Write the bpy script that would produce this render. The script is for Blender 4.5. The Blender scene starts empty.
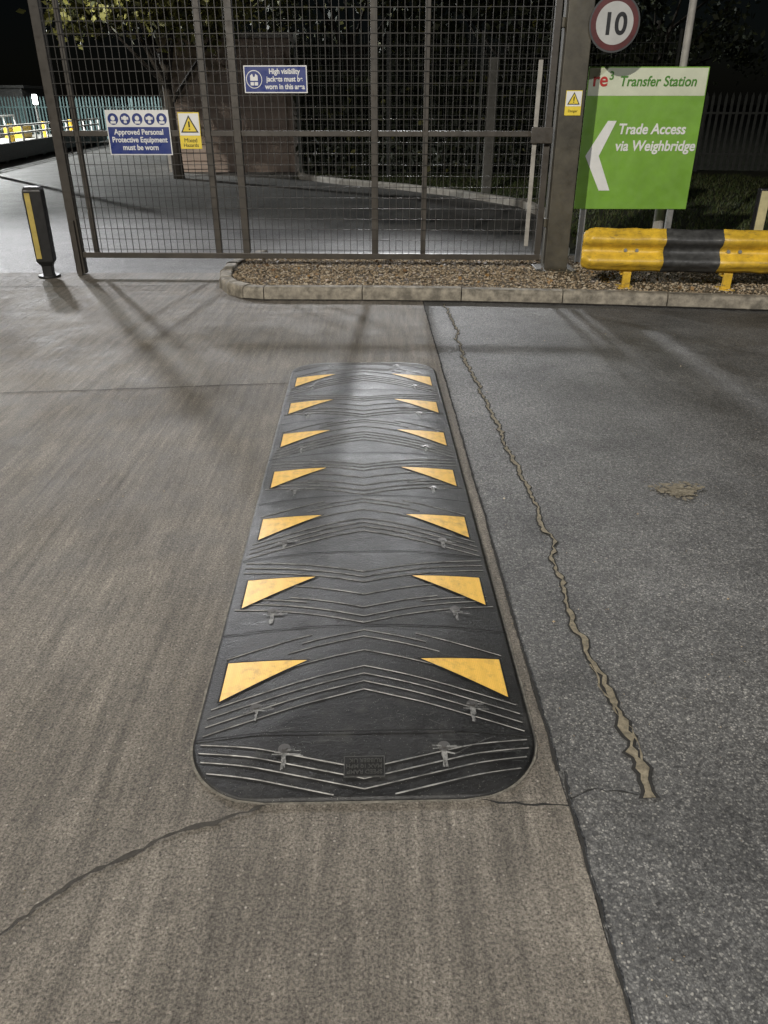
import bpy, math, random
import numpy as np
from mathutils import Vector, Matrix
random.seed(4); rng=np.random.default_rng(7)
sc=bpy.context.scene
sc.view_settings.view_transform='Standard'
try: sc.view_settings.look='None'
except Exception: pass
sc.view_settings.exposure=0

# ---------------------------------------------------------------- helpers
class NT:
    def __init__(s,name,rough=0.7,metal=0.0,spec=0.5):
        s.m=bpy.data.materials.new(name); s.m.use_nodes=True
        s.t=s.m.node_tree; s.b=s.t.nodes['Principled BSDF']
        s.b.inputs['Roughness'].default_value=rough; s.b.inputs['Metallic'].default_value=metal
        s.b.inputs['Specular IOR Level'].default_value=spec
        s.tc=s.t.nodes.new('ShaderNodeTexCoord')
    def n(s,typ,**k):
        nd=s.t.nodes.new(typ)
        for a,b in k.items(): setattr(nd,a,b)
        return nd
    def l(s,a,b): s.t.links.new(a,b)
    def vec(s,scale=(1,1,1),rot=0):
        mp=s.n('ShaderNodeMapping'); mp.inputs['Scale'].default_value=scale
        mp.inputs['Rotation'].default_value=(0,0,rot); s.l(s.tc.outputs['Object'],mp.inputs['Vector']); return mp.outputs[0]
    def noise(s,scale,detail=4,rough=.6,vec=None,dist=0):
        nd=s.n('ShaderNodeTexNoise'); nd.inputs['Scale'].default_value=scale; nd.inputs['Detail'].default_value=detail
        nd.inputs['Roughness'].default_value=rough; nd.inputs['Distortion'].default_value=dist
        s.l(vec if vec else s.tc.outputs['Object'],nd.inputs['Vector']); return nd.outputs['Fac']
    def vorn(s,scale,vec=None,rnd=1):
        nd=s.n('ShaderNodeTexVoronoi'); nd.inputs['Scale'].default_value=scale; nd.inputs['Randomness'].default_value=rnd
        s.l(vec if vec else s.tc.outputs['Object'],nd.inputs['Vector']); return nd
    def voro(s,scale,out='Distance',vec=None,rnd=1): return s.vorn(scale,vec,rnd).outputs[out]
    def ramp(s,fac,stops):
        nd=s.n('ShaderNodeValToRGB'); e=nd.color_ramp.elements
        while len(e)<len(stops): e.new(.5)
        for i,(p,c) in enumerate(stops):
            e[i].position=p; e[i].color=(c if len(c)==4 else (*c,1)) if not isinstance(c,(int,float)) else (c,c,c,1)
        s.l(fac,nd.inputs[0]); return nd.outputs[0]
    def mix(s,fac,a,b,mode='MIX'):
        nd=s.n('ShaderNodeMix',data_type='RGBA',blend_type=mode)
        for inp,v in ((0,fac),(6,a),(7,b)):
            if isinstance(v,(int,float)): nd.inputs[inp].default_value=v if inp==0 else (v,v,v,1)
            elif isinstance(v,tuple): nd.inputs[inp].default_value=(*v,1) if len(v)==3 else v
            else: s.l(v,nd.inputs[inp])
        return nd.outputs[2]
    def math(s,op,a,b=0):
        nd=s.n('ShaderNodeMath',operation=op)
        for i,v in enumerate((a,b)):
            if isinstance(v,(int,float)): nd.inputs[i].default_value=v
            else: s.l(v,nd.inputs[i])
        return nd.outputs[0]
    def col(s,c):
        if isinstance(c,tuple): s.b.inputs['Base Color'].default_value=(*c,1)
        else: s.l(c,s.b.inputs['Base Color'])
    def rough(s,r): s.l(r,s.b.inputs['Roughness'])
    def bump(s,h,strength=.5,dist=.003):
        nd=s.n('ShaderNodeBump'); nd.inputs['Strength'].default_value=strength; nd.inputs['Distance'].default_value=dist
        s.l(h,nd.inputs['Height']); s.l(nd.outputs[0],s.b.inputs['Normal'])

def paint(name,c,rough=.5,metal=0,dirt=.35,scale=9,bump=.15,spec=.5):
    m=NT(name,rough,metal,spec)
    f=m.noise(scale,5,.65)
    d=tuple(x*(1-dirt) for x in c)
    m.col(m.mix(m.ramp(f,[(.35,0),(.7,1)]),d,c))
    m.rough(m.ramp(m.noise(scale*3,3),[(.3,max(.05,rough-.12)),(.7,min(1,rough+.15))]))
    m.bump(m.noise(scale*8,3),bump,.002)
    return m.m

class MB:
    def __init__(s): s.v=[];s.f=[];s.mi=[];s.cur=0
    def add(s,vs,fs):
        o=len(s.v); s.v+= [tuple(v) for v in vs]; s.f+=[tuple(i+o for i in f) for f in fs]; s.mi+=[s.cur]*len(fs)
    def box(s,x0,x1,y0,y1,z0,z1):
        s.add([(x0,y0,z0),(x1,y0,z0),(x1,y1,z0),(x0,y1,z0),(x0,y0,z1),(x1,y0,z1),(x1,y1,z1),(x0,y1,z1)],
              [(0,3,2,1),(4,5,6,7),(0,1,5,4),(1,2,6,5),(2,3,7,6),(3,0,4,7)])
    def cyl(s,p0,p1,r0,r1=None,n=12,caps=True):
        r1=r0 if r1 is None else r1
        p0=Vector(p0);p1=Vector(p1);d=(p1-p0).normalized()
        a=d.orthogonal().normalized();b=d.cross(a)
        vs=[p0+(a*math.cos(t)+b*math.sin(t))*r0 for t in [2*math.pi*i/n for i in range(n)]]
        vs+=[p1+(a*math.cos(t)+b*math.sin(t))*r1 for t in [2*math.pi*i/n for i in range(n)]]
        fs=[(i,(i+1)%n,n+(i+1)%n,n+i) for i in range(n)]
        if caps: fs+=[tuple(reversed(range(n))),tuple(range(n,2*n))]
        s.add(vs,fs)
    def prism(s,poly,y0,y1):
        n=len(poly)
        s.add([(x,y0,z) for x,z in poly]+[(x,y1,z) for x,z in poly],
              [tuple(range(n)),tuple(reversed(range(n,2*n)))]+[(i,i+n,(i+1)%n+n,(i+1)%n) for i in range(n)])
    def obj(s,name,mats,parent=None,loc=(0,0,0),rotz=0,bevel=0,smooth=False):
        me=bpy.data.meshes.new(name); me.from_pydata(s.v,[],s.f)
        for m in (mats if isinstance(mats,(list,tuple)) else [mats]): me.materials.append(m)
        me.polygons.foreach_set('material_index',s.mi)
        if smooth: me.polygons.foreach_set('use_smooth',[True]*len(s.f))
        me.update()
        o=bpy.data.objects.new(name,me); sc.collection.objects.link(o)
        o.location=loc; o.rotation_euler[2]=rotz
        if parent: o.parent=parent
        if bevel:
            b=o.modifiers.new('bevel','BEVEL'); b.width=bevel; b.segments=2; b.limit_method='ANGLE'
        return o
def empty(name,loc=(0,0,0),rotz=0):
    e=bpy.data.objects.new(name,None); sc.collection.objects.link(e); e.location=loc; e.rotation_euler[2]=rotz
    e.empty_display_size=.1; return e
def text(name,body,size,loc,mat,parent,shear=0,align='LEFT',rot=(math.pi/2,0,0),bold=0,sx=1,ext=.0008):
    c=bpy.data.curves.new(name,'FONT'); c.body=body; c.size=size; c.shear=shear; c.align_x=align; c.offset=bold; c.extrude=ext
    c.materials.append(mat)
    o=bpy.data.objects.new(name,c); sc.collection.objects.link(o); o.parent=parent; o.location=loc; o.rotation_euler=rot; o.scale=(sx,1,1)
    return o

# ---------------------------------------------------------------- materials
def m_concrete():
    m=NT('concrete_paving',.72,0,.4)
    big=m.noise(.5,5,.62); mid=m.noise(3.0,6,.72)
    c=m.mix(m.ramp(mid,[(.32,0),(.68,1)]),(.125,.110,.090),(.265,.238,.200))
    c=m.mix(m.ramp(big,[(.38,.8),(.60,0)]),c,(.115,.101,.083))
    br=m.noise(26,5,.72,m.vec((1,.08,1),math.radians(-58)))
    c=m.mix(.6,c,m.ramp(br,[(.3,.18),(.7,.82)]),'OVERLAY')
    fine=m.noise(150,4,.85)
    c=m.mix(.9,c,m.ramp(fine,[(.34,.05),(.66,.95)]),'OVERLAY')
    vn=m.vorn(85); sepm=m.n('ShaderNodeSeparateColor'); m.l(vn.outputs['Color'],sepm.inputs[0])
    thr=m.math('MULTIPLY',sepm.outputs[2],.36)
    stone=m.math('MULTIPLY',m.math('LESS_THAN',vn.outputs['Distance'],thr),m.math('GREATER_THAN',sepm.outputs[0],.62))
    c=m.mix(m.math('MULTIPLY',stone,.6),c,m.ramp(sepm.outputs[1],[(0,(.03,.027,.024)),(.5,(.13,.11,.085)),(.75,(.28,.24,.19)),(1,(.50,.46,.40))]))
    m.col(c)
    m.rough(m.ramp(mid,[(.3,.5),(.7,.78)]))
    h=m.math('ADD',m.math('MULTIPLY',fine,1.3),m.math('MULTIPLY',br,1.2))
    m.bump(h,.9,.007); return m.m
def m_asphalt(name='asphalt',k=1.0):
    m=NT(name,.6,0,.5)
    vn=m.vorn(200,m.vec((1,1,.01))); sp=m.n('ShaderNodeSeparateColor'); m.l(vn.outputs['Color'],sp.inputs[0])
    c=m.ramp(sp.outputs[0],[(0,(.058*k,.057*k,.057*k)),(.5,(.10*k,.099*k,.096*k)),(.85,(.15*k,.148*k,.142*k)),(1,(.28*k,.272*k,.25*k))])
    c=m.mix(.5,c,m.ramp(vn.outputs['Distance'],[(.3,1),(.7,.35)]),'MULTIPLY')
    mid=m.noise(1.3,6,.72); c=m.mix(.9,c,m.ramp(mid,[(.32,.24),(.68,.74)]),'OVERLAY')
    med=m.noise(65,4,.75); c=m.mix(.65,c,m.ramp(med,[(.33,.18),(.67,.82)]),'OVERLAY')
    m.col(c); m.rough(m.ramp(sp.outputs[1],[(0,.42),(1,.8)]))
    h=m.math('ADD',m.math('MULTIPLY',sp.outputs[2],.5),m.math('MULTIPLY',med,1.4))
    m.bump(h,.8,.004); return m.m
def m_rubber():
    m=NT('black_rubber',.42,0,.42)
    mid=m.noise(5,6,.7); sc1=m.noise(14,6,.78,m.vec((.6,1,1),.15))
    c=m.mix(m.ramp(mid,[(.38,0),(.7,1)]),(.006,.006,.006),(.019,.019,.0185))
    c=m.mix(m.ramp(sc1,[(.54,0),(.82,.55)]),c,(.08,.078,.072))
    vn=m.vorn(330); s=m.n('ShaderNodeSeparateColor'); m.l(vn.outputs['Color'],s.inputs[0])
    pk=m.math('MULTIPLY',m.math('GREATER_THAN',s.outputs[0],.97),m.math('LESS_THAN',vn.outputs['Distance'],.35))
    c=m.mix(m.math('MULTIPLY',pk,.4),c,(.3,.29,.26))
    m.col(c); m.rough(m.ramp(sc1,[(.3,.27),(.7,.52)]))
    m.bump(m.math('ADD',m.noise(160,4,.75),m.math('MULTIPLY',sc1,1.5)),.5,.004); return m.m
def m_yellow():
    m=NT('yellow_reflective',.45,0,.5)
    v=m.voro(170,rnd=.15); n=m.noise(22,6,.75)
    c=m.mix(m.ramp(v,[(.3,0),(.55,.45)]),(.78,.48,.095),(.53,.32,.06))
    c=m.mix(m.ramp(n,[(.48,0),(.72,.65)]),c,(.22,.15,.06))
    m.col(c); m.bump(v,.3,.001); return m.m
CONC=m_concrete(); ASPH=m_asphalt(k=.95); RUB=m_rubber(); YEL=m_yellow()
DUST=paint('worn_ridge',(.24,.235,.22),.5,dirt=.8,scale=18)
RIM=paint('rim_dust',(.20,.185,.155),.85,dirt=.6,scale=50)
BLACK=paint('black_gap_and_shade',(.006,.006,.006),.8)  # real module gaps, and the painted shade beside the ramp ridges
TAN=paint('tan_crack_fill',(.25,.215,.15),.9,dirt=.6,scale=60,bump=.8)
SEAMD=paint('dark_seam',(.018,.017,.015),.9,dirt=.4,scale=40,bump=.6)
SEAML=paint('dirty_joint',(.045,.04,.033),.9,dirt=.4,scale=40,bump=.6)
KERB=paint('kerb_concrete',(.33,.295,.235),.85,dirt=.65,scale=14,bump=.7)
GATE=paint('brown_gate_paint',(.060,.051,.040),.45,dirt=.4,scale=6)
WIRE=paint('mesh_wire_paint',(.036,.033,.028),.45,dirt=.4,scale=6)
GALV=paint('galvanised',(.33,.33,.32),.5,.5,dirt=.4)
WHITE=paint('sign_white',(.74,.74,.72),.4,dirt=.12,scale=4)
BLUE=paint('sign_blue',(.024,.042,.19),.35,dirt=.15,scale=4)
GREEN=paint('sign_green',(.19,.38,.05),.4,dirt=.22,scale=3)
GRTXT=paint('sign_green_text',(.08,.25,.03),.4)
REDT=paint('sign_red',(.5,.03,.02),.4)
REDD=paint('dull_red',(.10,.016,.014),.45)
SBLK=paint('sign_black',(.01,.01,.01),.4)
SYEL=paint('sign_yellow',(.78,.6,.06),.4,dirt=.12)
def barrier_paint():
    m=NT('barrier_yellow',.42); n=m.noise(9,6,.7); n2=m.noise(26,6,.8,m.vec((.35,1,1)))
    c=m.mix(m.ramp(n,[(.35,0),(.7,1)]),(.40,.25,.025),(.74,.47,.035))
    c=m.mix(m.ramp(n2,[(.55,0),(.68,.85)]),c,(.10,.075,.04)); m.col(c); m.bump(n2,.4,.003); return m.m
BYEL=barrier_paint()
BBLK=paint('barrier_grey',(.06,.06,.058),.5,dirt=.6,scale=20)
PLBLK=paint('black_plastic',(.013,.013,.013),.42)

# ---------------------------------------------------------------- ground
g=MB(); g.add([(-400,-60,0),(400,-60,0),(400,900,0),(-400,900,0)],[(0,1,2,3)])
gm=NT('rough_ground',.95); gm.col(gm.mix(gm.noise(.8,6),(.018,.022,.01),(.045,.05,.022))); gm.bump(gm.noise(20,5),.8,.03)
g.obj('ground',gm.m)
a=MB(); a.add([(-60,-30,.004),(30,-30,.004),(30,8.9,.004),(2.2,9.6,.004),(3.2,13.6,.004),(.6,17,.004),(-2.2,20,.004),(-3,60,.004),(-60,60,.004)],[tuple(range(9))])
a.obj('asphalt_road',ASPH)
def seamx(y): return .50-.021*y
c=MB()
ys=np.arange(-3,8.31,.05); 
left=[(-25,8.45,.008),(-25,-3,.008)]
rt=[]; o_=0
for y in ys:
    o_=o_*.8+random.uniform(-.0025,.0025); rt.append((seamx(y)+o_,y,.008))
pts=left+rt+[(.3,8.4,.008)]
c.add(pts,[tuple(range(len(pts)))])
c.obj('concrete_paving',CONC)

def ribbon(mb,pts,w,z,jit=.01,wj=.5,step=.02,wfun=None,seed=None):
    R=random.Random(seed) if seed is not None else random
    P=[]; 
    for i in range(len(pts)-1):
        p=Vector(pts[i]);q=Vector(pts[i+1]);n=max(1,int((q-p).length/step))
        for k in range(n): P.append(p.lerp(q,k/n))
    P.append(Vector(pts[-1]))
    off=0;vs=[]
    for i,p in enumerate(P):
        t=(P[min(i+1,len(P)-1)]-P[max(i-1,0)]).normalized(); nn=Vector((-t.y,t.x))
        off=off*.86+R.gauss(0,jit*.5)
        ww=(wfun(p) if wfun else w)*R.uniform(1-wj,1+wj)*.5
        c0=p+nn*off
        vs+=[(c0.x+nn.x*ww,c0.y+nn.y*ww,z),(c0.x-nn.x*ww,c0.y-nn.y*ww,z)]
    fs=[(2*i,2*i+1,2*i+3,2*i+2) for i in range(len(P)-1)]
    mb.add(vs,fs)
crk=[(.548,6.97),(.554,5.676),(.635,4.13),(.678,2.936),(.678,2.326),(.686,1.794),(.705,1.414)]
cw=lambda p:.013 if p.y>2 else .012+.014*(2-p.y)/.6
pc=empty('pavement_crack',(0,0,0))
cr=MB()
ribbon(cr,crk,.014,.010,.012,.75,wfun=cw,seed=11)
ribbon(cr,[(.67,1.95),(.675,1.7),(.70,1.5)],.005,.0105,.012,.8,seed=12)
cr.obj('filler',TAN,pc)
cr=MB(); ribbon(cr,crk,.014,.0075,.012,.45,wfun=lambda p:cw(p)*1.9,seed=11)
cr.obj('dark_edges',SEAMD,pc)
cr=MB()
ribbon(cr,[(seamx(8.2),8.2),(seamx(5),5),(seamx(1.5),1.5)],.009,.013,.0016,.4)
ribbon(cr,[(.485,1.5),(.478,1.38),(.482,.86),(.5,0)],.006,.0132,.004,.7)
ribbon(cr,[(.25,1.40),(.36,1.385),(.478,1.38)],.005,.0128,.006,.7)
ribbon(cr,[(.47,1.40),(.56,1.44),(.66,1.42)],.004,.0137,.01,.9)
cr.obj('pavement_seam',SEAMD)
cr=MB()
ribbon(cr,[(-1.2,.85),(-.837,1.046),(-.709,1.18),(-.551,1.29),(-.367,1.367),(-.29,1.395)],.010,.0124,.007,.8)
ribbon(cr,[(-8,3.9),(-2.38,4.557),(-.62,4.75)],.009,.0122,.003,.5)
ribbon(cr,[(-8,7.55),(-3.3,7.7),(-1.7,7.78)],.010,.0122,.003,.5)
cr.obj('paving_joint',SEAML)
sp=MB()
for _ in range(230):
    a_=random.uniform(0,6.28); r=random.random()**.8
    x=1.37+.10*r*math.cos(a_)*(1+.35*math.sin(3*a_))+random.gauss(0,.012); y=3.2+.08*r*math.sin(a_)+random.gauss(0,.012)
    s=random.uniform(.003,.017); n=random.randint(5,7); t0=random.random()*6
    sp.add([(x+s*random.uniform(.6,1.2)*math.cos(t0+6.283*i/n),y+s*random.uniform(.6,1.2)*math.sin(t0+6.283*i/n),.009+_*.00003) for i in range(n)],[tuple(range(n))])
sp.obj('sand_patch',TAN)

# ---------------------------------------------------------------- speed ramp
RL=3.77; HW=.478; CR=.22; P0=.21; PM=.4786
ramp=empty('speed_ramp',(-.050,1.40,.009),math.radians(1.38))
def rd(x,y):
    qx=abs(x)-(HW-CR); qy=abs(y-RL/2)-(RL/2-CR)
    return -(math.hypot(max(qx,0),max(qy,0))+min(max(qx,qy),0)-CR)
def rz(x,y):
    d=max(0,rd(x,y)); t=min(1,d/.40)
    f=((y-P0)/PM)%1.0 if P0<y<P0+7*PM else 0
    return .011+.040*math.sin(t*math.pi/2)+.0065*math.sin(math.pi*f)*t
mb=MB(); NY=300; NX=56; rows=[]
ysr=[RL*(1-math.cos(math.pi*i/NY))/2*.12+RL*i/NY*.88 for i in range(NY+1)]
for y in ysr:
    yy=min(y,RL-y)
    w=HW if yy>=CR else HW-CR+math.sqrt(max(0,CR*CR-(CR-yy)**2))
    row=[]
    for j in range(NX+1):
        t=-1+2*j/NX; t=math.copysign(1-(1-abs(t))**1.15,t)
        x=w*t
        row.append((x,y,rz(x,y)))
    rows.append(row)
V=[p for r in rows for p in r]; W=NX+1
F=[(i*W+j,i*W+j+1,(i+1)*W+j+1,(i+1)*W+j) for i in range(NY) for j in range(NX)]
nV=len(V)
loop=[j for j in range(W)]+[i*W+NX for i in range(1,NY+1)]+[NY*W+j for j in range(NX-1,-1,-1)]+[i*W for i in range(NY-1,0,-1)]
for k in loop: V.append((V[k][0]*1.004,V[k][1],-.002))
L=len(loop); F+=[(loop[k],nV+k,nV+(k+1)%L,loop[(k+1)%L]) for k in range(L)]
mb.add(V,F); mb.obj('rubber_body',RUB,ramp,smooth=True)
def drape(mb,poly,dz,w,jw=True,ridge=0):
    vs=[];n=len(poly); ww=w/2
    for i,(x,y) in enumerate(poly):
        x2,y2=poly[min(i+1,n-1)];x1,y1=poly[max(i-1,0)]
        tx,ty=x2-x1,y2-y1;l=math.hypot(tx,ty) or 1; nx,ny=-ty/l,tx/l
        if jw: ww=ww*.6+.4*w*random.uniform(.5,1.2)/2
        for s in ((1,0,-1) if ridge else (1,-1)):
            X=x+nx*ww*s;Y=y+ny*ww*s; vs.append((X,Y,rz(X,Y)+dz+(ridge if s==0 else 0)))
    if ridge: mb.add(vs,[q for i in range(n-1) for q in ((3*i,3*i+1,3*i+4,3*i+3),(3*i+1,3*i+2,3*i+5,3*i+4))])
    else: mb.add(vs,[(2*i,2*i+1,2*i+3,2*i+2) for i in range(n-1)])
gr=MB(); gd=MB()
def chev(y0,rise,x0=.455,x1=0.0,w=.0044):
    for s in (-1,1):
        pl=[]
        for i in range(41):
            x=x0+(x1-x0)*i/40; t=1-x/.46
            ss=t+(.10*(t-.35) if t>.35 else 0)
            pl.append((s*x,y0+rise*ss))
        pl=[p for p in pl if rd(*p)>.012]
        if len(pl)>2:
            drape(gr,pl,.0009,w,True,.0018)
            drape(gd,[(p[0],p[1]-.0045) for p in pl],.0007,.0045,False)
for k in range(7):
    b=P0+PM*k
    if k%2==0:
        for (e,x0,x1) in [(.015,.455,0),(.05,.455,0),(.085,.455,0),(.12,.45,0),(.20,.40,0),(.275,.24,0),(.31,.20,0),(.345,.44,.17)]:
            chev(b+e,.135,x0,x1)
    else:
        for (e,x0,x1) in [(.46,.455,0),(.425,.455,0),(.39,.455,0),(.31,.38,0),(.235,.26,0),(.185,.44,0),(.15,.455,0),(.215,.44,.2)]:
            chev(b+e,-.125,x0,x1)
for e in (.195,.165,.135,.10):
    chev(e,-.10,.455,0)
for e in (.205,.165,.125):
    chev(RL-e,.11,.455,0)
gr.obj('moulded_ridges',DUST,ramp); gd.obj('ridge_shade_strips',BLACK,ramp)  # black strips beside the ridges are painted shade, so they look more embossed
jt=MB()
for k in range(8):
    y=P0+PM*k; drape(jt,[(-.474+.948*i/60,y+ (random.uniform(-.0006,.0006))) for i in range(61)],.0029,.0055)
jt.obj('module_joints',BLACK,ramp)
rim=MB(); vs=[]; dd=.006
for k in loop:
    x,y,_=V[k]; cx=0;cy=min(max(y,.5),RL-.5); dd=dd*.8+.2*random.uniform(.001,.013); d=Vector((x-cx,y-cy)); d=d.normalized()*dd if d.length>0 else Vector((0,0))
    vs+=[(x,y,.0035),(x*1.004+d.x,y+d.y,.0035)]
n=len(loop); rim.add(vs,[(2*i,2*i+1,(2*i+3)%(2*n),(2*i+2)%(2*n)) for i in range(n)])
rim.obj('dust_rim',RIM,ramp)
tr=MB()
def tri(pts,dz):
    a,b,c_=[Vector(p) for p in pts]; N=10; idx={}; vs=[];fs=[]
    for i in range(N+1):
        for j in range(N+1-i):
            p=a+(b-a)*(i/N)+(c_-a)*(j/N); idx[i,j]=len(vs); vs.append((p.x,p.y,rz(p.x,p.y)+dz))
    for i in range(N):
        for j in range(N-i):
            fs.append((idx[i,j],idx[i+1,j],idx[i,j+1]))
            if j<N-i-1: fs.append((idx[i+1,j],idx[i+1,j+1],idx[i,j+1]))
    tr.add(vs,fs)
for k in range(7):
    yc=P0+PM*(k+.5)
    for s in (-1,1):
        tri([(s*.43,yc+.088),(s*.43,yc-.088),(s*.178,yc+.058)],.0033)
tr.obj('yellow_arrows',YEL,ramp)
bd=MB()
for k in range(7):
    yc=P0+PM*(k+.5)
    for s in (-1,1):
        q=[(s*.434,yc+.091),(s*.434,yc-.094),(s*.168,yc+.060),(s*.434,yc+.091)]
        for i in range(3):
            drape(bd,[(q[i][0]+(q[i+1][0]-q[i][0])*j/16,q[i][1]+(q[i+1][1]-q[i][1])*j/16) for j in range(17)],.0029+.0001*i,.004,False)
bd.obj('arrow_recess',BLACK,ramp)
bl=MB(); scf=MB()
def bolt(x,y):
    z=rz(x,y)
    bl.cyl((x,y,z-.004),(x,y,z+.0035),.017,n=16)
    bl.cyl((x,y,z),(x,y,z+.006),.009,n=6)
    for i in range(5):
        X=x+random.uniform(-.006,.006); ln=random.uniform(.02,.06)
        drape(scf,[(X+random.uniform(-.002,.002),y-.012-ln*j/6) for j in range(7)],.0030+i*.0002,random.uniform(.004,.009))
    for i in range(4):
        Y=y-.01+random.uniform(-.014,.014); ln=random.uniform(.03,.10); sk=random.uniform(-.01,.01)
        drape(scf,[(x+.01+ln*(j/6-.5),Y+sk*j/6) for j in range(7)],.0042+i*.0002,random.uniform(.002,.005))
for s in (-1,1):
    bolt(s*.218,.155); bolt(s*.218,RL-.155)
    for k in range(7):
        bolt(s*.315,P0+PM*k+.105)
bl.obj('anchor_bolts',paint('worn_steel',(.12,.115,.11),.45,.6),ramp); scf.obj('bolt_scuffs',paint('scuff',(.26,.26,.25),.6,dirt=.85,scale=80),ramp)
sc2=MB()
for _ in range(260):
    x=random.uniform(-.44,.44);y=random.uniform(.1,RL-.1);l=random.uniform(.02,.16);an=random.gauss(0,.3)
    drape(sc2,[(x+l*j/8*math.cos(an),y+l*j/8*math.sin(an)) for j in range(9) if rd(x+l*j/8*math.cos(an),y)>.02] or [(x,y),(x+.001,y)],.0020,random.uniform(.0006,.0020))
sc2.obj('tyre_scratches',paint('scratch',(.10,.10,.096),.6,dirt=.7,scale=40),ramp)
lb=MB(); emb=paint('embossed',(.055,.055,.052),.4)
for (x0,x1,y0,y1) in [(-.055,.055,.062,.0645),(-.055,.055,.124,.1265),(-.055,-.0525,.0645,.124),(.0525,.055,.0645,.124)]:
    n_=10
    for i in range(n_):
        ya=y0+(y1-y0)*i/n_; yb=y0+(y1-y0)*(i+1)/n_; zz=rz(0,(ya+yb)/2)
        lb.box(x0,x1,ya,yb,zz-.002,zz+.003)
lb.obj('label_frame',emb,ramp)
pb=MB(); pv=[]
for i in range(9):
    y=.065+(.1235-.065)*i/8; pv+=[(-.052,y,rz(0,y)+.0027),(.052,y,rz(0,y)+.0027)]
pb.add(pv,[(2*i,2*i+1,2*i+3,2*i+2) for i in range(8)]); pb.obj('label_plate',BLACK,ramp)
for i,t in enumerate(['SPEED RAMP','MAX 10 MPH','RUBBER UK']):
    y=.082+i*.0175
    text('embossed_text',t,.017,(.048,y,rz(0,y)+.0042),emb,ramp,rot=(-.15,0,math.pi),bold=.0003)

# ---------------------------------------------------------------- kerb and gravel island
path=[(-1.45,9.2),(-1.6,8.8),(-1.67,8.4),(-1.66,8.0),(-1.60,7.65),(-1.48,7.38),(-1.30,7.20),(-1.10,7.135),(-.2,7.12),(.7,7.075),(1.6,6.985),(2.5,6.865),(3.4,6.73),(4.3,6.6),(5.2,6.48),(6.1,6.35),(7.0,6.22),(7.9,6.1),(9,5.95)]
def kerb(mb,path,H=.115,Wd=.125):
    for i in range(len(path)-1):
        p=Vector(path[i]);q=Vector(path[i+1])
        def nrm(k):
            a_=Vector(path[max(k-1,0)]);b_=Vector(path[min(k+1,len(path)-1)]);t=(b_-a_).normalized();return Vector((-t.y,t.x))
        n0,n1=nrm(i),nrm(i+1); t=(q-p).normalized()*.004
        h=H+random.uniform(-.006,.004)
        prof=[(0,-.02),(.004,h-.03),(.012,h-.01),(.03,h),(Wd-.01,h+.002),(Wd,h-.008),(Wd,-.02)]
        vs=[];m=len(prof)
        for (c_,nn,e) in ((p+t,n0,0),(q-t,n1,0)):
            for (o_,z) in prof: vs.append((c_.x+nn.x*o_,c_.y+nn.y*o_,z))
        mb.add(vs,[(j,m+j,m+(j+1)%m,(j+1)%m)[::-1] for j in range(m)]+[tuple(range(m)),tuple(reversed(range(m,2*m)))])
kb=MB(); kerb(kb,path); kb.obj('kerb',KERB,bevel=.004)
dl=MB(); ribbon(dl,[(x,y-.012) for x,y in path[6:]],.045,.0142,.004,.6); dl.obj('gutter_dirt',SEAML)
isl=MB(); pl=[(-1.38,9.2),(-1.5,8.7),(-1.55,8.3),(-1.54,7.95),(-1.48,7.65),(-1.36,7.42),(-1.2,7.27),(-.9,7.24)]+[(x,y+.115) for x,y in path[8:]]+[(9,9.0),(2.0,9.0)]
isl.add([(x,y,.085) for x,y in pl],[tuple(range(len(pl)))])
soil=NT('gravel_soil',.95); soil.col(soil.mix(soil.noise(30,5),(.06,.045,.028),(.16,.125,.08))); soil.bump(soil.voro(60),1,.02)
isl.obj('gravel_bed',soil.m)
def fronty(x): return np.interp(x,[-1.5,-1.2,-.9,-.2,.7,1.6,2.5,3.4,9],[7.75,7.3,7.25,7.24,7.2,7.1,6.99,6.85,6.06])
N=16000
X=rng.uniform(-1.5,6.0,N); Y0=fronty(X); Y=Y0+(8.75-Y0)*rng.random(N)
S=rng.uniform(.006,.017,N)
octv=np.array([(1,0,0),(0,1,0),(-1,0,0),(0,-1,0),(0,0,.7),(0,0,-.7)])
vs=octv[None]*S[:,None,None]*rng.uniform(.6,1.25,(N,6,1)); th=rng.uniform(0,6.28,N)
ct,st=np.cos(th)[:,None],np.sin(th)[:,None]
vx=vs[:,:,0]*ct-vs[:,:,1]*st+X[:,None]; vy=vs[:,:,0]*st+vs[:,:,1]*ct+Y[:,None]; vz=vs[:,:,2]+.09+rng.uniform(0,.012,(N,1))
vv=np.stack([vx,vy,vz],2).reshape(-1,3)
of=np.array([(0,1,4),(1,2,4),(2,3,4),(3,0,4),(1,0,5),(2,1,5),(3,2,5),(0,3,5)])
ff=(of[None]+6*np.arange(N)[:,None,None]).reshape(-1,3)
def rawmesh(name,v,f,mats,mi=None,parent=None):
    me=bpy.data.meshes.new(name); me.from_pydata(v.tolist(),[],f.tolist())
    for m in mats: me.materials.append(m)
    if mi is not None: me.polygons.foreach_set('material_index',mi)
    me.update(); o=bpy.data.objects.new(name,me); sc.collection.objects.link(o)
    if parent: o.parent=parent
    return o
def flatm(name,c,r=.85):
    m=NT(name,r); m.col(c); return m.m
st_m=[flatm('pebble_tan',(.30,.23,.145)),flatm('pebble_brown',(.16,.12,.075)),flatm('pebble_pale',(.42,.36,.27))]
rawmesh('gravel',vv,ff,st_m,np.repeat(rng.choice(3,N,p=[.5,.28,.22]),8))
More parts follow.
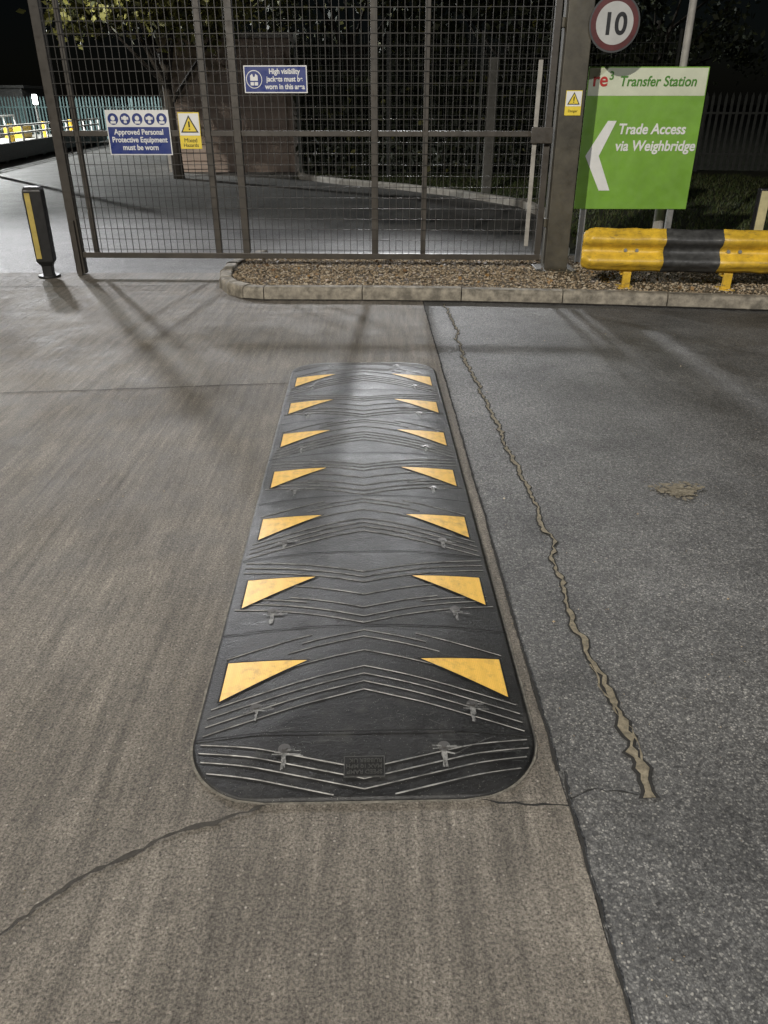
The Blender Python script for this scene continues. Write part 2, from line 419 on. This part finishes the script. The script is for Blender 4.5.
def quads(C,S,asp=1.6,flat=None):
    n=len(C); a=rng.normal(size=(n,3)); 
    if flat is not None: a[:,2]*=flat
    a/=np.linalg.norm(a,axis=1)[:,None]; b=rng.normal(size=(n,3)); 
    if flat is not None: b[:,2]*=flat
    b-=a*(a*b).sum(1)[:,None]; b/=np.linalg.norm(b,axis=1)[:,None]
    a=a*S[:,None]*asp*.5; b=b*S[:,None]*.5
    v=np.stack([C-a,C+b,C+a,C-b],1).reshape(-1,3); f=np.arange(4*n).reshape(-1,4); return v,f
def leafm(name,c,rough=.6):
    m=NT(name,rough); m.col(c); return m.m
brown=[leafm('dead_leaf_a',(.24,.14,.05)),leafm('dead_leaf_b',(.14,.08,.035))]
n=380; X=rng.uniform(-1.4,6,n); Y=fronty(X)+.03+rng.random(n)**.8*1.4
v,f=quads(np.stack([X,Y,np.full(n,.112)],1),rng.uniform(.02,.04,n),1.4,.25)
rawmesh('leaf_litter',v,f,brown,rng.integers(0,2,n))
n=3200; X=rng.uniform(-4,4,n); Y=rng.uniform(.8,7.05,n); keep=(np.abs(X+.05+.024*Y)>.52)|(Y>5.3)
X=X[keep];Y=Y[keep];n=len(X); S=rng.uniform(.0010,.0028,n)*(1+(rng.random(n)>.97)*1.5)
vs=octv[None]*S[:,None,None]*rng.uniform(.6,1.3,(n,6,1))+np.stack([X,Y,np.full(n,.010)],1)[:,None]
rawmesh('loose_grit',vs.reshape(-1,3),(of[None]+6*np.arange(n)[:,None,None]).reshape(-1,3),st_m,np.repeat(rng.choice(3,n,p=[.4,.35,.25]),8))

# ---------------------------------------------------------------- gate
GA=math.atan2(-.14,4.86)
gate=empty('metal_gate',(-3.2,8.33,0),GA)
fr=MB()
def up(x,w,z0=.2,z1=2.75,d=.05): fr.box(x-w/2,x+w/2,-d/2,d/2,z0,z1)
up(.03,.09,.02,2.9,.09); up(.22,.045,.225,2.68)
up(1.50,.06,.235,2.69,.06); up(1.79,.07,.235,2.69,.07)
up(3.11,.065,.235,2.69,.065); up(3.60,.05,.235,2.69); up(4.765,.06,.235,2.69,.06)
fr.box(.075,4.79,-.03,.03,.18,.235); fr.box(.075,4.79,-.03,.03,2.69,2.75)
for a_,b_ in [(.0755,.197),(.243,1.469),(1.531,1.754),(1.826,3.077),(3.143,3.574),(3.626,4.734)]:
    fr.box(a_,b_,-.022,.022,1.315,1.365)
fr.box(.005,.055,-.075,-.047,.0,.55)
fr.obj('frame',GATE,gate,bevel=.004)
ms=MB(); x=.09
while x<4.74:
    ms.box(x-.0025,x+.0025,-.034,-.0285,.236,1.314); ms.box(x-.0025,x+.0025,-.034,-.0285,1.366,2.689); x+=.066
z=.27
while z<2.68:
    if abs(z-1.34)>.04: ms.box(.076,4.735,-.0405,-.0345,z-.0025,z+.0025)
    z+=.0995
ms.obj('wire_mesh',WIRE,gate)
lt=MB(); lt.box(4.62,4.66,-.062,-.045,.32,1.95); lt.obj('latch_plate',paint('pale_strip',(.36,.34,.30),.5),gate,bevel=.003)
lk=MB(); lk.box(4.60,4.80,-.10,-.064,1.26,1.40); lk.obj('lock_box',GATE,gate,bevel=.006)
post=MB(); post.box(1.63,1.86,8.08,8.30,.03,3.0); post.box(1.55,1.94,8.0,8.38,.03,.105)
post.box(1.615,1.875,8.065,8.315,3.0,3.03)
post.box(1.60,1.63,8.15,8.21,.5,.58); post.box(1.60,1.63,8.15,8.21,2.2,2.28)
po=post.obj('gate_post',paint('post_paint',(.085,.075,.053),.5,dirt=.5,scale=5),bevel=.006)

def yg(x): return 8.33+(x+3.2)*(-.14/4.86)-.045
def sign_root(name,x,z,y=None,rot=GA):
    return empty(name,(x,(yg(x) if y is None else y),z),rot)
def plate(root,name,w,h,mat,y=0,t=.003,r=.0,x=0,z=0):
    m=MB(); m.box(x-w/2,x+w/2,y-t,y,z-h/2,z+h/2); return m.obj(name,mat,root,bevel=r)
def disc(root,name,r,mat,y,x=0,z=0,n=48):
    m=MB(); m.cyl((x,y,z),(x,y-.0015,z),r,n=n); return m.obj(name,mat,root)
s=sign_root('safety_sign',-2.36,1.347)
plate(s,'board',.61,.39,WHITE,0,.004,.001)
plate(s,'blue_panel',.59,.235,BLUE,-.0045,.002,z=-.0675)
for i in range(5):
    cx=-.235+i*.1175
    disc(s,'pictogram_disc',.050,BLUE,-.0045,cx,.118)
    m=MB(); 
    m.cyl((cx,-.0065,.125),(cx,-.0078,.125),.021,n=16)
    if i%2==0: m.box(cx-.026,cx+.026,-.0078,-.0065,.079,.100)
    else: m.box(cx-.014,cx+.014,-.0078,-.0065,.083,.102)
    if i in(1,3): m.box(cx-.033,cx-.0215,-.0078,-.0065,.112,.136); m.box(cx+.0215,cx+.033,-.0078,-.0065,.112,.136)
    m.obj('pictogram',WHITE,s)
for i,t in enumerate(['Approved Personal','Protective Equipment','must be worn']):
    text('lettering',t,.066,(0,-.0075,-.015-i*.067),WHITE,s,align='CENTER',bold=.0016,sx=.93)
s=sign_root('safety_sign.001',-1.01,1.795)
plate(s,'board',.59,.225,WHITE,0,.004,.001)
plate(s,'blue_panel',.57,.205,BLUE,-.0045,.002)
disc(s,'pictogram_disc',.075,WHITE,-.007,-.2,0)
disc(s,'pictogram_blue',.068,BLUE,-.009,-.2,0)
m=MB(); m.prism([(-.235,-.05),(-.165,-.05),(-.165,.03),(-.185,.045),(-.193,.02),(-.207,.02),(-.215,.045),(-.235,.03)],-.0125,-.011); m.obj('vest',WHITE,s)
m=MB(); m.box(-.235,-.165,-.0142,-.013,-.022,-.012); m.box(-.203,-.197,-.0142,-.013,-.05,-.0225); m.obj('vest_stripe',BLUE,s)
for i,t in enumerate(['High visibility','jackets must be','worn in this area']):
    text('lettering',t,.060,(.085,-.0075,.045-i*.062),WHITE,s,align='CENTER',bold=.0016,sx=.90)
def tri_sign(root,w,h,ts):
    plate(root,'board',w,h,SYEL,0,.004,.001)
    plate(root,'white_panel',w*.94,h*.60,WHITE,-.0045,.002,z=h*.17)
    zc=h*.17
    m=MB(); m.prism([(-ts,zc-ts*.82),(ts,zc-ts*.82),(0,zc+ts*.95)],-.0085,-.007); m.obj('triangle_border',SBLK,root)
    m=MB(); m.prism([(-ts*.78,zc-ts*.70),(ts*.78,zc-ts*.70),(0,zc+ts*.70)],-.0105,-.009); m.obj('triangle_fill',SYEL,root)
    m=MB(); m.box(-ts*.08,ts*.08,-.0125,-.011,zc-ts*.28,zc+ts*.32); m.box(-ts*.08,ts*.08,-.0125,-.011,zc-ts*.55,zc-ts*.4); m.obj('mark',SBLK,root)
s=sign_root('hazard_sign',-1.865,1.365); tri_sign(s,.205,.315,.085)
text('lettering','Mixed',.052,(0,-.006,-.10),SBLK,s,align='CENTER'); text('lettering','Hazards',.045,(0,-.006,-.14),SBLK,s,align='CENTER')
s=sign_root('hazard_sign.001',1.755,1.60,8.075,0); tri_sign(s,.15,.205,.058)
text('lettering','Danger',.03,(0,-.006,-.075),SBLK,s,align='CENTER')

# green direction sign
s=empty('direction_sign',(2.54,8.5,1.27),math.radians(-1))
W2,H2=1.15,1.275
plate(s,'board',W2,H2,GREEN,0,.012,.003)
plate(s,'header',W2-.02,.235,paint('sign_header',(.60,.63,.48),.4,dirt=.15,scale=4),-.0125,.002,z=H2/2-.1275)
text('logo','re',.17,(-.53,-.0165,.475),REDT,s,bold=.003,ext=.002); text('logo_cube','3',.10,(-.375,-.0165,.53),GRTXT,s,bold=.002,ext=.002)
text('heading','Transfer Station',.122,(-.27,-.0165,.475),GRTXT,s,shear=.12,bold=.0022,sx=.93,ext=.002)
text('lettering','Trade Access',.13,(-.225,-.0145,.06),WHITE,s,shear=.12,bold=.0030,sx=.93,ext=.002)
text('lettering','via Weighbridge',.13,(-.235,-.0145,-.09),WHITE,s,shear=.12,bold=.0030,sx=.93,ext=.002)
m=MB(); m.prism([(-.25,.175),(-.335,.175),(-.52,-.14),(-.345,-.46),(-.235,-.46),(-.385,-.14)],-.0165,-.0125); m.obj('chevron',WHITE,s)
m=MB()
for x in (-.47,.43): m.box(x-.028,x+.028,.003,.05,-1.24,.60)
m.obj('posts',GALV,s)
m=MB(); m.cyl((2.98,8.85,.0),(2.98,8.85,5.5),.038,.032,16); m.cyl((2.98,8.85,.0),(2.98,8.85,.9),.055,n=16); m.cyl((2.98,8.85,5.5),(2.55,8.7,5.7),.028,n=10)
m.obj('lamp_column',paint('pole_grey',(.36,.34,.31),.5),smooth=False)
s=empty('speed_limit_sign',(2.045,8.06,2.225),0)
disc(s,'backing',.225,paint('sign_back',(.06,.06,.06),.5),0)
disc(s,'red_ring',.210,REDD,-.003); disc(s,'white_face',.165,paint('aged_white',(.45,.45,.43),.4,dirt=.2,scale=5),-.0055)
text('lettering','10',.235,(0,-.008,-.083),SBLK,s,align='CENTER',bold=.006,sx=.95)
m=MB(); m.box(-.185,.0,.002,.02,-.10,-.07); m.box(-.185,.0,.002,.02,.07,.10); m.obj('bracket',GALV,s)

# ---------------------------------------------------------------- crash barrier
cb=empty('crash_barrier',(1.80,7.30,0),math.radians(-5))
key=[(0.0,.0),(-.012,.02),(-.05,.05),(-.078,.075),(-.082,.10),(-.06,.125),(-.02,.155),(-.004,.175),(-.004,.195),(-.02,.215),(-.06,.245),(-.082,.27),(-.078,.295),(-.05,.32),(-.012,.35),(0.0,.37)]
m=MB(); xs=[0,.006,.015,.03,.05,.075,.1,.16,.22,.3,.38,.45,.52,.6,.66,.713,.717,.8,.9,1.0,1.1,1.203,1.207,1.35,1.5,1.6,1.75,1.9,2.0,2.3,2.6,3.2]
vs=[];n=len(key); rr=random.Random(3)
for x in xs:
    k=1 if x>=.1 else .62+.38*math.sqrt(max(0,1-(1-x/.1)**2))
    dy=-.03*(1 if x>.3 else (x/.3)); yk=1 if x>.06 else .35+.65*x/.06
    for (y,z) in key: vs.append((x,y*yk+dy+rr.uniform(-.006,.006),.245+.185+(z-.185)*k+rr.uniform(-.005,.005)))
m.v=vs
for i in range(len(xs)-1):
    mi=1 if (xs[i]>=.7125 and xs[i+1]<=1.208) else 0
    for j in range(n-1): m.f.append((i*n+j,(i+1)*n+j,(i+1)*n+j+1,i*n+j+1)); m.mi.append(mi)
o=m.obj('w_beam',[BYEL,BBLK],cb,smooth=True); so=o.modifiers.new('thick','SOLIDIFY'); so.thickness=.006; so.offset=-1
m=MB()
for x in (.43,1.33,2.6):
    m.box(x-.05,x+.05,.022,.10,.20,.58); m.box(x-.035,x+.035,-.03,.021,.10,.238); m.box(x-.07,x+.07,-.06,.10,.088,.10)
m.obj('posts',BYEL,cb,bevel=.004)
m=MB()
for x in (.38,.48,1.28,1.38,2.2,2.3): m.cyl((x,-.028,.43),(x,-.050,.43),.016,n=6)
m.obj('bolts',GALV,cb)

# bollards
m=MB(); b=empty('bollard',(-3.47,8.2,0),math.radians(8))
m.add([(-.05,-.05,.0),(.05,-.05,.0),(.05,.05,0),(-.05,.05,0),(-.05,-.05,.12),(.05,-.05,.12),(.05,.05,.12),(-.05,.05,.12),(-.085,-.07,.17),(.085,-.07,.17),(.085,.07,.17),(-.085,.07,.17),(-.09,-.075,.84),(.09,-.075,.84),(.09,.075,.84),(-.09,.075,.84),(-.07,-.055,.875),(.07,-.055,.875),(.07,.055,.875),(-.07,.055,.875)],
 [(0,3,2,1)]+[(4*k+i,4*k+(i+1)%4,4*k+4+(i+1)%4,4*k+4+i) for k in range(4) for i in range(4)]+[(16,17,18,19)])
m.cyl((0,0,.006),(0,0,.03),.11,n=20); m.obj('body',PLBLK,b,bevel=.008)
m=MB(); m.box(-.07,-.020,-.0815,-.0785,.20,.82); m.obj('reflective_strip',paint('strip_yellow',(.55,.42,.10),.5),b)
b=empty('bollard.001',(3.9,8.5,0),math.radians(-4))
m=MB(); m.box(-.055,.055,-.05,.05,.08,.83); m.obj('body',PLBLK,b,bevel=.01)
m=MB(); m.box(-.045,.045,-.0545,-.0515,.3,.81); m.obj('reflective_strip',paint('pale_yellow',(.62,.55,.3),.5),b)

# ---------------------------------------------------------------- yard beyond the gate
b=empty('clad_building',(-3.9,22,0),0)
m=MB(); m.box(-1.6,1.6,0,3.5,0,3.0)
for k in range(15): m.box(-1.6,1.6,-.03,-.002,.08+k*.195,.08+k*.195+.165)
m.obj('walls',paint('beige_cladding',(.44,.34,.28),.7,dirt=.25,scale=2),b)
m=MB(); m.box(-1.68,1.68,-.1,3.6,3.003,3.12); m.box(1.603,1.70,-.08,.05,0,3.0); m.box(-1.70,-1.603,-.08,.05,0,3.0); m.obj('trim',paint('trim',(.5,.46,.42),.6),b)
k2=MB(); kp=[(-2.2,21.3),(-2.0,19.8),(-1.0,18.5),(.33,17.3),(1.5,15.8),(2.36,14.3),(2.5,12.5),(2.2,11.0),(2.0,9.3)]
kerb(k2,kp,.12,.15); k2.obj('kerb.001',paint('kerb_pale',(.5,.47,.42),.8,dirt=.4),)
n=26000; X=rng.uniform(-2,9,n); Y=rng.uniform(9.0,21,n)
edge=np.interp(Y,[9.3,11,12.5,14.3,15.8,17.3,18.5,19.8,21.3],[2.2,2.4,2.75,2.6,1.75,.6,-.75,-1.8,-2.0])
kp_=X>edge+.1; X=X[kp_];Y=Y[kp_];n=len(X)
C=np.stack([X,Y,np.zeros(n)],1); H=rng.uniform(.03,.09,n); t=rng.uniform(0,6.28,n); w=np.stack([np.cos(t),np.sin(t),t*0],1)*.012
top=C+np.stack([rng.normal(0,.03,n),rng.normal(0,.03,n),H],1)
v=np.stack([C-w,C+w,top],1).reshape(-1,3); f=np.arange(3*n).reshape(-1,3)
rawmesh('grass',v,f,[leafm('grass_a',(.045,.07,.018)),leafm('grass_b',(.07,.08,.025))],rng.integers(0,2,n))
LV=[leafm('leaf_dark',(.022,.030,.012)),leafm('leaf_mid',(.050,.058,.020)),leafm('leaf_yellow',(.17,.165,.04))]
BARK=paint('bark',(.05,.04,.03),.9,bump=1)
def tree(name,x,y,h,cr,cz,n=3600,p=(.35,.4,.25),seed=1,K=42):
    r=random.Random(seed); e=empty(name,(x,y,0))
    m=MB(); m.cyl((0,0,0),(r.uniform(-.1,.1),0,h*.5),.14,.09,10)
    tips=[]
    for i in range(9):
        a_=r.uniform(0,6.28); z0=h*r.uniform(.28,.5); q=(math.cos(a_)*cr*r.uniform(.5,.95),math.sin(a_)*cr*r.uniform(.5,.95),cz+r.uniform(-.5,.6)*(h-cz))
        m.cyl((0,0,z0),q,.055,.012,7); tips.append(q)
        for _ in range(2):
            q2=(q[0]+r.uniform(-.7,.7),q[1]+r.uniform(-.7,.7),q[2]+r.uniform(-.5,.6)); m.cyl(q,q2,.014,.005,5); tips.append(q2)
    m.obj('trunk',BARK,e)
    cl=[]
    for i in range(K):
        if i<len(tips): cl.append(tips[i])
        else:
            a_=r.uniform(0,6.28); rr=cr*math.sqrt(r.random()); cl.append((math.cos(a_)*rr,math.sin(a_)*rr,cz+r.uniform(-1,1)*(h-cz)*math.sqrt(max(0,1-(rr/cr)**2))))
    cl=np.array(cl); ix=rng.integers(0,len(cl),n); C=cl[ix]+rng.normal(0,.26,(n,3))*np.array([1.2,1.2,.8])
    v,f=quads(C,rng.uniform(.07,.14,n),1.7); rawmesh('foliage',v,f,LV,rng.choice(3,n,p=p),e)
tree('deciduous_tree',-4.9,20.0,5.2,1.9,3.95,11000,(.0,.2,.8),3,70)
tree('deciduous_tree.001',-.9,23.2,6.4,2.6,4.2,6000,(.4,.35,.25),5)
tree('deciduous_tree.002',3.2,22.5,6.2,2.5,4.0,5200,(.6,.38,.02),9)
tree('deciduous_tree.003',7.6,25,7.2,2.6,4.2,3600,(.8,.2,0),12)
n=15000; X=rng.uniform(-2.2,7.5,n); hh=2.9+.5*np.sin(X*1.7)+.35*np.sin(X*4.1+1); Z=hh*rng.random(n)**.8; Y=21.2+.35*np.sin(X*3+Z*2)+rng.random(n)*1.3
v,f=quads(np.stack([X,Y,Z],1),rng.uniform(.07,.15,n),1.6); rawmesh('hedge',v,f,LV,rng.choice(3,n,p=[.75,.23,.02]))
fc=empty('mesh_fence',(-2.0,20.2,0),math.radians(-6)); m=MB()
for k in range(5): m.box(k*2.1-.03,k*2.1+.03,-.03,.03,0,3.0)
x=.08
while x<8.4:
    m.box(x-.004,x+.004,-.045,-.037,.1,2.95); x+=.1
z=.15
while z<2.95: m.box(.0,8.4,-.055,-.047,z-.005,z+.005); z+=.2
m.obj('panels',paint('fence_green',(.05,.055,.05),.5),fc)
m=MB(); m.box(1.95,2.13,16.5,16.68,0,2.35); m.obj('concrete_post',paint('post_concrete',(.13,.125,.11),.8),bevel=.01)
def palisade(name,x0,y0,x1,y1,h,col,sp=.16):
    e=empty(name,(x0,y0,0),math.atan2(y1-y0,x1-x0)); L_=math.hypot(x1-x0,y1-y0); m=MB(); x=0
    while x<L_:
        w=.034; m.add([(x-w,0,.05),(x+w,0,.05),(x+w,0,h-.1),(x,0,h),(x-w,0,h-.1),(x-w,.012,.05),(x+w,.012,.05),(x+w,.012,h-.1),(x,.012,h),(x-w,.012,h-.1)],[(0,1,2,3,4),(9,8,7,6,5),(0,5,6,1),(1,6,7,2),(2,7,8,3),(3,8,9,4),(4,9,5,0)]); x+=sp
    m.box(0,L_,.014,.05,.4,.45); m.box(0,L_,.014,.05,h-.5,h-.45)
    x=0
    while x<L_: m.box(x-.04,x+.04,.052,.12,0,h-.1); x+=2.75
    m.obj('pales',col,e)
palisade('palisade_fence',5.5,22.5,18,21,1.85,paint('pal_grey',(.08,.085,.08),.5,.2))
palisade('palisade_fence.001',-34,43,-6,41,1.9,paint('pal_teal',(.12,.20,.20),.5,.0))
# weighbridge
wb=empty('weighbridge',(-12.3,21,0),math.radians(6.5))
m=MB(); m.box(-1.5,1.5,0,18,.18,.36); m.obj('deck',paint('deck_grey',(.5,.49,.46),.6),wb)
m=MB(); m.box(1.503,1.66,0,18,.10,.55); m.box(-1.66,-1.503,0,18,.10,.55)
for k in range(9): m.box(1.2,1.5,k*2,k*2+.25,0,.178); m.box(-1.5,-1.2,k*2,k*2+.25,0,.178)
m.obj('side_beams',paint('beam_black',(.03,.03,.03),.5),wb)
m=MB()
for s_,zz in ((-1.95,0),(1.58,.551)):
    for k in range(13): m.cyl((s_,k*1.4+.3,zz),(s_,k*1.4+.3,zz+.45 if zz else 1.15),.035,n=8)
    for z in ((.62,1.12) if not zz else (.78,.99)): m.cyl((s_,0.3,z),(s_,17.1,z),.035,n=8)
m.obj('handrail',paint('rail_white',(.78,.78,.74),.5),wb)
m=MB()
for k in range(4): m.cyl((.9,k*4+3,.361),(.9,k*4+3,1.0),.08,n=12)
for k in range(2): m.box(-1.2,-.5,k*7+6,k*7+7.2,.361,.8)
m.obj('yellow_guards',BYEL,wb)
m=MB(); m.add([(-40,26,.012),(-13.9,26,.012),(-16.5,41,.012),(-40,41,.012)],[(0,1,2,3)]); m.obj('concrete_apron',paint('apron',(.34,.33,.30),.8,scale=1))
m=MB(); m.box(-27,-19,46,50,0,2.3); m.box(-27.2,-18.8,45.8,50.2,2.303,2.42); m.obj('site_cabin',paint('cabin',(.25,.25,.24),.6))

# ---------------------------------------------------------------- lit lamps
def lampcol(name,x,y,h,aim,power,color,size=.35,spot=150,emis=40,blend=.6):
    e=empty(name,(x,y,0)); m=MB(); m.cyl((0,0,0),(0,0,h),.07,.045,12); m.cyl((0,0,0),(0,0,1.0),.09,n=12)
    m.obj('column',GALV,e)
    d=(Vector(aim)-Vector((x,y,h))).normalized(); hd=Vector((d.x,d.y,0)).normalized()
    m=MB(); m.cyl(Vector((0,0,h)),Vector((0,0,h))+hd*.5,.03,n=8)
    m.obj('arm',GALV,e)
    m=MB(); m.box(-.16,.16,-.3,.3,-.05,.05); o=m.obj('head',GALV,e,bevel=.02); o.location=Vector((0,0,h+.05))+hd*.55; o.rotation_euler[2]=math.atan2(hd.y,hd.x)-math.pi/2
    em=NT('lamp_glow'); em.b.inputs['Emission Color'].default_value=(*color,1); em.b.inputs['Emission Strength'].default_value=emis
    m=MB(); m.box(-.12,.12,-.24,.24,-.06,-.052); o2=m.obj('lens',em.m,e); o2.location=o.location; o2.rotation_euler=o.rotation_euler
    if power:
        l=bpy.data.lights.new('light','SPOT'); l.energy=power; l.color=color; l.shadow_soft_size=size; l.spot_size=math.radians(spot); l.spot_blend=blend
        lo=bpy.data.objects.new('light',l); sc.collection.objects.link(lo); lo.parent=e
        lo.location=Vector((0,0,h-.25))+hd*.55; lo.rotation_euler=d.to_track_quat('-Z','Y').to_euler()
lampcol('floodlight_column',-6.0,-6.5,8,(.3,3.0,0),8800,(1,.94,.84),.12,72,40,.95)
lampcol('floodlight_column.001',-9.6,20.7,8,(-1,4.2,0),6500,(.97,.97,1),.30,46,40,.8)
lampcol('floodlight_column.002',4.6,-5.0,8,(.8,5.5,.3),1900,(.97,.98,1),.15,66,40,.9)
lampcol('floodlight_column.003',-17,29,6.5,(-13.5,30,0),13000,(.97,1,.98),.2,165,60)
lampcol('added_sheen_light',.6,24.2,9.3,(-.1,3.0,0),8500,(.97,.98,1),.35,27,40,.9)  # added lamp, column hidden by foliage, placed to put sheen on the ramp
lampcol('added_tree_light',-7.8,14.3,6.5,(-4.6,20.6,3.0),2600,(1,.97,.88),.2,48,40,.7)  # added lamp outside the view, brightens the left tree and the building
s=empty('bulkhead_lamp',(-12.0,30.0,0)); m=MB(); m.cyl((0,0,0),(0,0,1.55),.04,n=10); m.obj('post',GALV,s)
em=NT('small_glow'); em.b.inputs['Emission Color'].default_value=(.95,1,.95,1); em.b.inputs['Emission Strength'].default_value=12
m=MB(); m.box(-.07,.07,-.06,.06,1.56,1.86); m.obj('lens',em.m,s,bevel=.02)

# sun (faint moonlight) and sky
el,az=math.radians(35),math.radians(215)
sun=bpy.data.lights.new('sun','SUN'); sun.energy=.03; sun.angle=math.radians(.5); sun.color=(1,.95,.88)
so=bpy.data.objects.new('sun',sun); sc.collection.objects.link(so)
dirv=Vector((math.sin(az)*math.cos(el),math.cos(az)*math.cos(el),math.sin(el)))
so.rotation_euler=(-dirv).to_track_quat('-Z','Y').to_euler()
w=bpy.data.worlds.new('World'); sc.world=w; w.use_nodes=True
sk=w.node_tree.nodes.new('ShaderNodeTexSky'); sk.sky_type='NISHITA'; sk.sun_disc=False; sk.sun_elevation=el; sk.sun_rotation=az
bg=w.node_tree.nodes['Background']; bg.inputs[1].default_value=.0005
w.node_tree.links.new(sk.outputs[0],bg.inputs[0])

cam=bpy.data.cameras.new('camera'); co=bpy.data.objects.new('camera',cam); sc.collection.objects.link(co)
cam.sensor_fit='VERTICAL'; cam.sensor_height=36; cam.lens=27.04; cam.clip_end=2000; cam.clip_start=.05
co.location=(0,0,1.6); co.rotation_euler=(math.radians(90-28),0,0)
sc.camera=co
